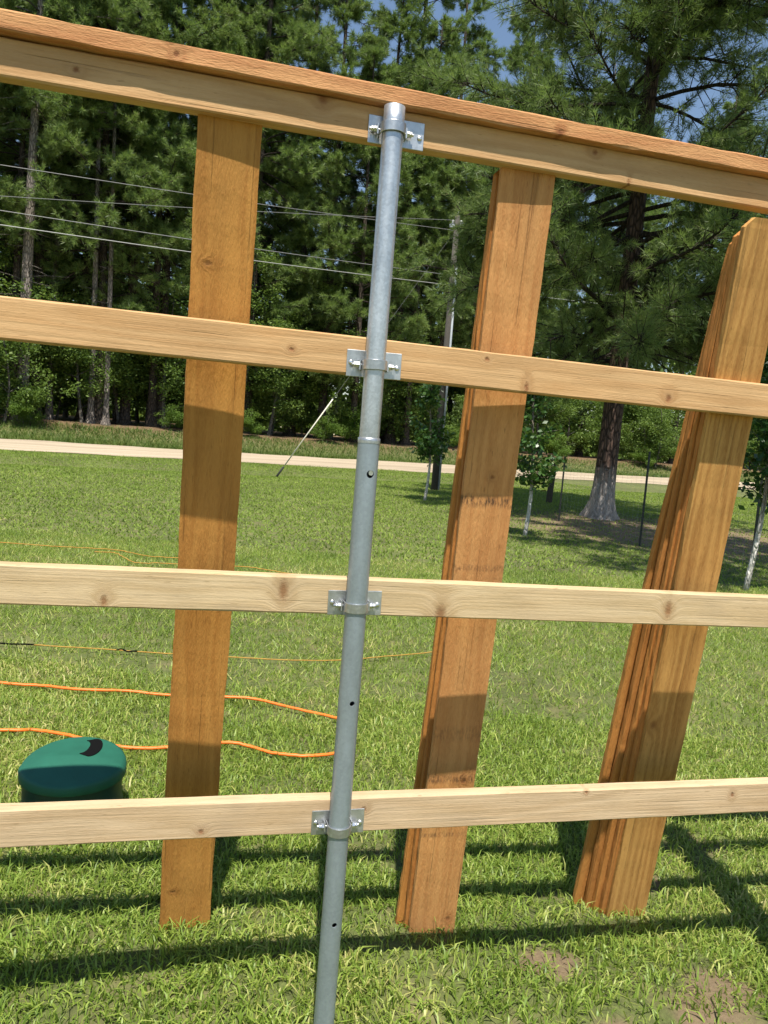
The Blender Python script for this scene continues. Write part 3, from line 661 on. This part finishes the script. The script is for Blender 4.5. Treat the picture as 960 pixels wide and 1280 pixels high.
def plant_tree(name, datas, mats, loc, rz, sc, label, cat, group=None, share=True):
    root = empty(name, loc, rz); root.scale = (sc, sc, sc)
    for nm, me, mt in zip(('trunk', 'branches', 'crown'), datas, mats):
        if not me.materials: me.materials.append(mt)
        o = bpy.data.objects.new(nm, me); C.objects.link(o); o.parent = root
        if nm == 'trunk' and me.polygons and not me.polygons[0].use_smooth: me.polygons.foreach_set('use_smooth', np.ones(len(me.polygons), bool))
    tag(root, label, cat, group); return root

# the big pine with the whitened foot
d = pine_data(11, 19.0, 3.7, 4.3, .225, whorl=.40, per=(4, 6), tn=14, tl=.18, tw=.013, flare=.85, lean=.12, up=.25, dead=8, tdens=2.3, lowfac=.9, vary=.22, tin=.12, tg=5, dlow=.9, lobes=5)
plant_tree('pine_tree', d[:3], (M['bark_big'], M['bark_dark'], M['needle']), gp(4.66, 16.56), 0.4, 1.0, 'big dark pine with a whitened flared trunk foot, behind the wire mesh fence', 'tree')
# a pine just outside the frame on the right: its shade lies on the worn ground
d2 = pine_data(12, 16.5, 8.4, 3.6, .20, whorl=.6, per=(4, 6), tn=14, tl=.28, tw=.03, dead=3)
plant_tree('pine_tree', d2[:3], (M['bark'], M['bark_dark'], M['needle']), gp(5.9, 7.6), 1.0, 1.0, 'pine beside the yard at the far right, shading the worn ground', 'tree')

pv = [pine_data(21, 28.0, 9.0, 3.6, .23, whorl=.72, tn=15, tl=.25, tw=.027, tg=4, dead=14, tdens=1.25, lowfac=.9)[:3],
      pine_data(22, 25.0, 6.5, 3.8, .21, whorl=.66, tn=15, tl=.25, tw=.027, tg=4, dead=8, tdens=1.25, lowfac=.9)[:3],
      pine_data(23, 30.0, 12.0, 3.5, .25, whorl=.75, tn=15, tl=.25, tw=.027, tg=4, dead=18, tdens=1.25, lowfac=.9)[:3],
      pine_data(24, 19.0, 3.5, 3.5, .17, whorl=.62, tn=15, tl=.25, tw=.027, tg=4, dead=4, tdens=1.2)[:3]]
bv = [broad_data(31, 7.0, .8, 2.6, .09), broad_data(32, 5.0, .4, 2.3, .06, 170), broad_data(33, 9.0, 1.8, 2.8, .11, 210), broad_data(34, 3.0, .1, 1.7, .035, 120, 46, .12, .36)]

def rp(x_over_y, q):
    y = q / (x_over_y * RM[0] + RM[1]); return x_over_y * y, y
r = np.random.default_rng(5)
GP_ = 'pines of the wood beyond the road'
# pale-trunked pine at the far left
def own(meshes): return [m.copy() for m in meshes]
dl = own(pine_data(26, 29.0, 14.0, 3.4, .27, whorl=.7, tn=15, tl=.25, tw=.027, tg=4, dead=26, tdens=1.25)[:3])
x, y = rp((30 - 480) / 961 - .01, 38.6)
plant_tree('pine_tree', dl, (M['bark_pale'], M['bark_dec'], M['needle_far']), gp(x, y), 2.0, 1.0, 'pale-barked pine at the left edge of the wood, bare trunk with dead limbs', 'tree')
dm = pine_data(27, 27.0, 15.0, 2.8, .15, whorl=.75, tn=15, tl=.25, tw=.027, tg=4, dead=16)[:3]
for (px, q, sc, lb) in [(118, 39.4, 1.0, 'slim pine with a bare pale trunk, second trunk from the left edge of the wood'), (137, 39.0, .9, 'thin pale pine trunk standing close beside another, left of the lone picket'), (66, 41.0, 1.05, 'slender bare-trunked pine just right of the big pale pine at left')]:
    x, y = rp((px - 480) / 961 - .012, q); plant_tree('pine_tree', dm, (M['bark_pale'], M['bark_dec'], M['needle_far']), gp(x, y), px, sc, lb, 'tree', GP_)
ang = np.linspace(-.62, .64, 15)
front_p = []; front_b = []; front_s = []
for row, (q, k, jit) in enumerate([(40.6, 12, .7), (44.5, 12, 1.0), (50, 13, 1.3)]):
    for a in np.linspace(-.60, .58, k):
        a2 = a + r.normal(0, .018); x, y = rp(a2, q + r.normal(0, jit))
        v = int(r.choice([0, 1, 2, 3], p=[.3, .3, .2, .2])); sc = r.uniform(.86, 1.14)
        o = plant_tree('pine_tree', pv[v], (M['bark'], M['bark_dark'], M['needle_far']), gp(x, y), r.random() * 6.28, sc, 'tall green pine among many in the dense wood beyond the dirt road', 'tree', GP_)
        if row == 0: front_p.append(o)
for (a, q, v, sc) in [(-.245, 41.4, 2, .95), (-.03, 41.2, 0, 1.0), (.055, 41.6, 2, 1.0), (-.13, 42.5, 2, 1.05), (.14, 42, 0, 1.08), (-.40, 43, 2, .98), (-.30, 41.0, 0, 1.08), (-.19, 40.8, 2, 1.08), (-.09, 41.0, 0, 1.06), (-.345, 41.2, 2, 1.02), (.0, 41.5, 2, 1.12), (-.46, 41, 0, 1.05)]:
    x, y = rp(a, q); o = plant_tree('pine_tree', pv[v], (M['bark'], M['bark_dark'], M['needle_far']), gp(x, y), a * 30, sc, 'tall green pine among many in the dense wood beyond the dirt road', 'tree', GP_); front_p.append(o)
GB = 'leafy trees at the edge of the wood'; GS = 'shrubs at the foot of the wood'
for q, k, vs_, jit in [(39.9, 19, (0, 1, 2), 1.0), (41.8, 20, (1, 0, 1), .5), (45.5, 15, (0, 2, 1), .9), (49.5, 13, (2, 0, 2), 1.2)]:
    for a in np.linspace(-.63, .62, k):
        x, y = rp(a + r.normal(0, .015), q + r.normal(0, jit)); v = int(r.choice(vs_))
        o = plant_tree('leafy_tree', bv[v], (M['bark_dec'], M['bark_dec'], M['leaf']), gp(x, y), r.random() * 6.28, r.uniform(.8, 1.2), 'leafy tree in the dark understorey along the edge of the wood', 'tree', GB)
        if q < 40.5: front_b.append(o)
bs = own(bv[3])
for a in np.linspace(-.60, .58, 15):
    x, y = rp(a + r.normal(0, .03), 38.3 + r.normal(0, .6))
    o = plant_tree('shrub', bs, (M['bark_dec'], M['bark_dec'], M['leaf_bright']), gp(x, y), r.random() * 6.28, r.uniform(.28, .75), 'low green shrub on the bank where the wood meets the road verge', 'shrub', GS); front_s.append(o)
# two brighter leafy trees
for (a, q, sc, lb) in [(-.50, 37.6, .95, 'bright yellow-green leafy tree at the left end of the wood'), (.345, 37.2, .9, 'bright green leafy tree behind the big pine across the road')]:
    x, y = rp(a, q); plant_tree('leafy_tree', own(bv[1]), (M['bark_dec'], M['bark_dec'], M['leaf_bright']), gp(x, y), 1.0, sc, lb, 'tree')
# the depth of the wood, one mass
V = []; r2 = np.random.default_rng(77)
P = []
for k in range(7000):
    a = r2.uniform(-.9, .85); q = r2.uniform(62, 82); x, y = rp(a, q) if a < .75 else (a * 90, 90)
    if y > 170: continue
    P.append((x, y, float(gz(x, y)) + (r2.uniform(0, 1) * 16 if k % 3 else r2.uniform(0, 3))))
P = np.array(P); P = np.repeat(P, 14, 0) + r2.normal(size=(len(P) * 14, 3)) * np.array([.9, .9, .7])
V, F, S = leaf_cards(P, .68, r2, .3)
tag(link('far_wood', np_mesh('far_wood', V, F, S), M['leaf']), 'dense dark far side of the wood seen between the trunks', 'woods', kind='stuff')

def in_view(o):
    q = o.location - Vector((0, 0, CAM_H)); a = q.dot(FW); return q.dot(EX) / a
def ordinals(objs, fmt):
    W = ['first', 'second', 'third', 'fourth', 'fifth', 'sixth', 'seventh', 'eighth', 'ninth', 'tenth', 'eleventh', 'twelfth', 'thirteenth', 'fourteenth', 'fifteenth', 'sixteenth', 'seventeenth', 'eighteenth', 'nineteenth', 'twentieth', 'twenty-first', 'twenty-second', 'twenty-third', 'twenty-fourth', 'twenty-fifth', 'twenty-sixth']
    vis = sorted([o for o in objs if abs(in_view(o)) < .505], key=in_view)
    for w, o in zip(W, vis): o['label'] = fmt % w
ordinals(front_p, '%s tall pine from the left in the front row beyond the road')
ordinals(front_b, '%s leafy understorey tree from the left along the front of the wood')
ordinals(front_s, '%s low shrub from the left on the bank beyond the road')

# saplings
def sapling(seed, H, base, R, leaf, n):
    r = np.random.default_rng(seed); tb = MB(); bb = MB(); LP = []
    def ax(z): return Vector((.05 * math.sin(z * 1.7 + seed), .04 * math.sin(z * 2.1), z))
    zs = np.linspace(-.1, H * .95, 12); tb.tube([ax(z) for z in zs], np.linspace(.036, .008, 12), 8)
    for k in range(34):
        z0 = r.uniform(base, H * .92); f = (z0 - base) / (H - base); az = r.random() * 6.283; L = R * (1.05 - .75 * f) * r.uniform(.55, 1.1)
        d = Vector((math.cos(az), math.sin(az), r.uniform(.45, 1.1))).normalized(); p0 = ax(z0); p1 = p0 + d * L * .6; p2 = p1 + (d + Vector((0, 0, -.25))) * L * .45
        bb.tube([p0, p1, p2], [.009, .006, .003], 4, False)
        for j in range(n):
            t = r.uniform(.25, 1.05); q = p0.lerp(p2, t) + Vector(r.normal(0, .075, 3)); LP.append(tuple(q))
    V, F, S = leaf_cards(np.array(LP), leaf, r, .3)
    return tb.mesh('trunk'), bb.mesh('branches'), np_mesh('crown', V, F, S)
for sd, (x, y), H_, b_, R_, lf, n_, lb in [(41, (.89, 17.43), 2.75, .8, .62, .10, 46, 'young tree with a white trunk on the lawn beside the utility pole'),
                                         (42, (2.27, 12.27), 2.9, .75, .55, .085, 50, 'young tree with a whitish trunk just right of the middle picket stack'),
                                         (43, (4.30, 8.85), 3.2, 1.0, .55, .085, 60, 'young tree with a spotted white trunk at the right edge of the lawn')]:
    sm_ = sapling(sd, H_, b_, R_, lf, n_)
    plant_tree('sapling', sm_, (M['bark_sap'], M['bark_dec'], M['leaf_sap']), gp(x, y), sd, 1.0, lb, 'young tree', 'young white-trunked trees on the lawn')

# ------------------------------------------------------------------ grass
def blades(x, y, h, w, lean, r, seg2=True):
    k = len(x); z = gz(x, y) - .004; az = r.random(k) * 6.283; la = r.random(k) * 6.283
    side = np.stack([np.cos(az), np.sin(az), np.zeros(k)], 1); ld = np.stack([np.cos(la), np.sin(la), np.zeros(k)], 1)
    B = np.stack([x, y, z], 1); h = h[:, None]; w = w[:, None]; lean = lean[:, None]; up = np.array([[0, 0, 1.0]])
    if seg2:
        mid = B + up * h * .62 + ld * h * lean * .35; tip = B + up * h * (1.0 - .35 * lean) + ld * h * lean * 1.1
        V = np.empty((k, 5, 3)); V[:, 0] = B - side * w * .5; V[:, 1] = B + side * w * .5; V[:, 2] = mid + side * w * .42; V[:, 3] = mid - side * w * .42; V[:, 4] = tip
        i = np.arange(k) * 5; F = np.stack([i, i + 1, i + 2, i + 3, i + 3, i + 2, i + 4], 1); S = np.tile([4, 3], k); return V.reshape(-1, 3), F.ravel(), S
    tip = B + up * h * (1 - .3 * lean) + ld * h * lean
    V = np.empty((k, 3, 3)); V[:, 0] = B - side * w * .5; V[:, 1] = B + side * w * .5; V[:, 2] = tip
    return V.reshape(-1, 3), np.arange(k * 3), np.full(k, 3)
def scatter(y0, y1, dens, r, xm=.64, xa=.9):
    ar = xm * (y1 ** 2 - y0 ** 2) + 2 * xa * (y1 - y0); k = int(ar * dens * 1.35)
    y = np.sqrt(r.random(k) * (y1 ** 2 - y0 ** 2) + y0 ** 2) if y0 > 3 else r.uniform(y0, y1, k)
    x = (r.random(k) * 2 - 1) * (xm * y + xa)
    clump = .55 + .45 * np.sin(x * 7.1 + 2.3 * np.sin(y * 5.3)) * np.sin(y * 8.7 + 1.9 * np.sin(x * 6.1))
    keep = r.random(k) < (.60 + .4 * clump) * (1 - .93 * np.clip(soil(x, y) * 1.25, 0, 1)) * (1 - .55 * (y < 5) * np.clip(np.sin(x * 3.3 + 1.7 * np.sin(y * 4.1)) * np.sin(y * 6.3 + 1.3 * np.sin(x * 5.2)) * 1.6, 0, 1))
    q = qof(x, y); keep &= (q < Q0 + .05 + .35 * np.sin(x * 1.7 + y) * np.sin(x * .6 - y * 1.1) + r.normal(0, .12, k))
    x, y = x[keep], y[keep]
    for (cx, cy, rr) in ((-1.02, 2.615, .17), (1.34, 21.28, .13), (4.66, 16.56, .45)):
        m = np.hypot(x - cx, y - cy) > rr; x, y = x[m], y[m]
    return x, y
def grow(name, lists, mat, label):
    Vs = []; Fs = []; Ss = []; b = 0
    for V, F, S in lists: Vs.append(V); Fs.append(F + b); Ss.append(S); b += len(V)
    return tag(link(name, np_mesh(name, np.concatenate(Vs), np.concatenate(Fs), np.concatenate(Ss)), M[mat]), label, 'grass', kind='stuff')
rg = np.random.default_rng(3)
L = []
x, y = scatter(1.25, 4.2, 12600, rg); k = len(x); L.append(blades(x, y, np.clip(rg.normal(.034, .014, k), .010, .08), rg.uniform(.0030, .0070, k), rg.uniform(.15, 1.5, k), rg))
x, y = scatter(.9, 4.2, 300, rg); k = len(x); L.append(blades(x, y, rg.uniform(.05, .095, k), rg.uniform(.003, .005, k), rg.uniform(.1, .7, k), rg))
x, y = scatter(.9, 4.2, 2200, rg); k = len(x); L.append(blades(x, y, rg.uniform(.008, .022, k), rg.uniform(.003, .005, k), rg.uniform(2.5, 5.5, k), rg, False))
x, y = scatter(4.2, 9, 3200, rg); k = len(x); L.append(blades(x, y, np.clip(rg.normal(.042, .013, k), .015, .08), rg.uniform(.006, .010, k), rg.uniform(.15, 1.3, k), rg, False))
grow('lawn_grass', L, 'grass', 'sunlit green lawn of short coarse grass around the fence')
x, y = scatter(9, 31, 500, rg); k = len(x)
grow('far_lawn_grass', [blades(x, y, rg.uniform(.03, .06, k), rg.uniform(.016, .032, k), rg.uniform(.2, 1.3, k), rg, False)], 'grass_far', 'mown grass of the far lawn up to the dirt road')
# rough verge beyond the road
k = 42000; a = rg.uniform(-.66, .62, k); q = Q1 + .1 + rg.random(k) ** 1.3 * 4.2; yy = q / (a * RM[0] + RM[1]); xx = a * yy; m = yy < 110; xx, yy = xx[m], yy[m]; k = len(xx)
grow('verge_weeds', [blades(xx, yy, rg.uniform(.06, .34, k) ** 1.1, rg.uniform(.02, .05, k), rg.uniform(.2, 1.0, k), rg, False)], 'weed', 'rough weedy verge between the dirt road and the wood')
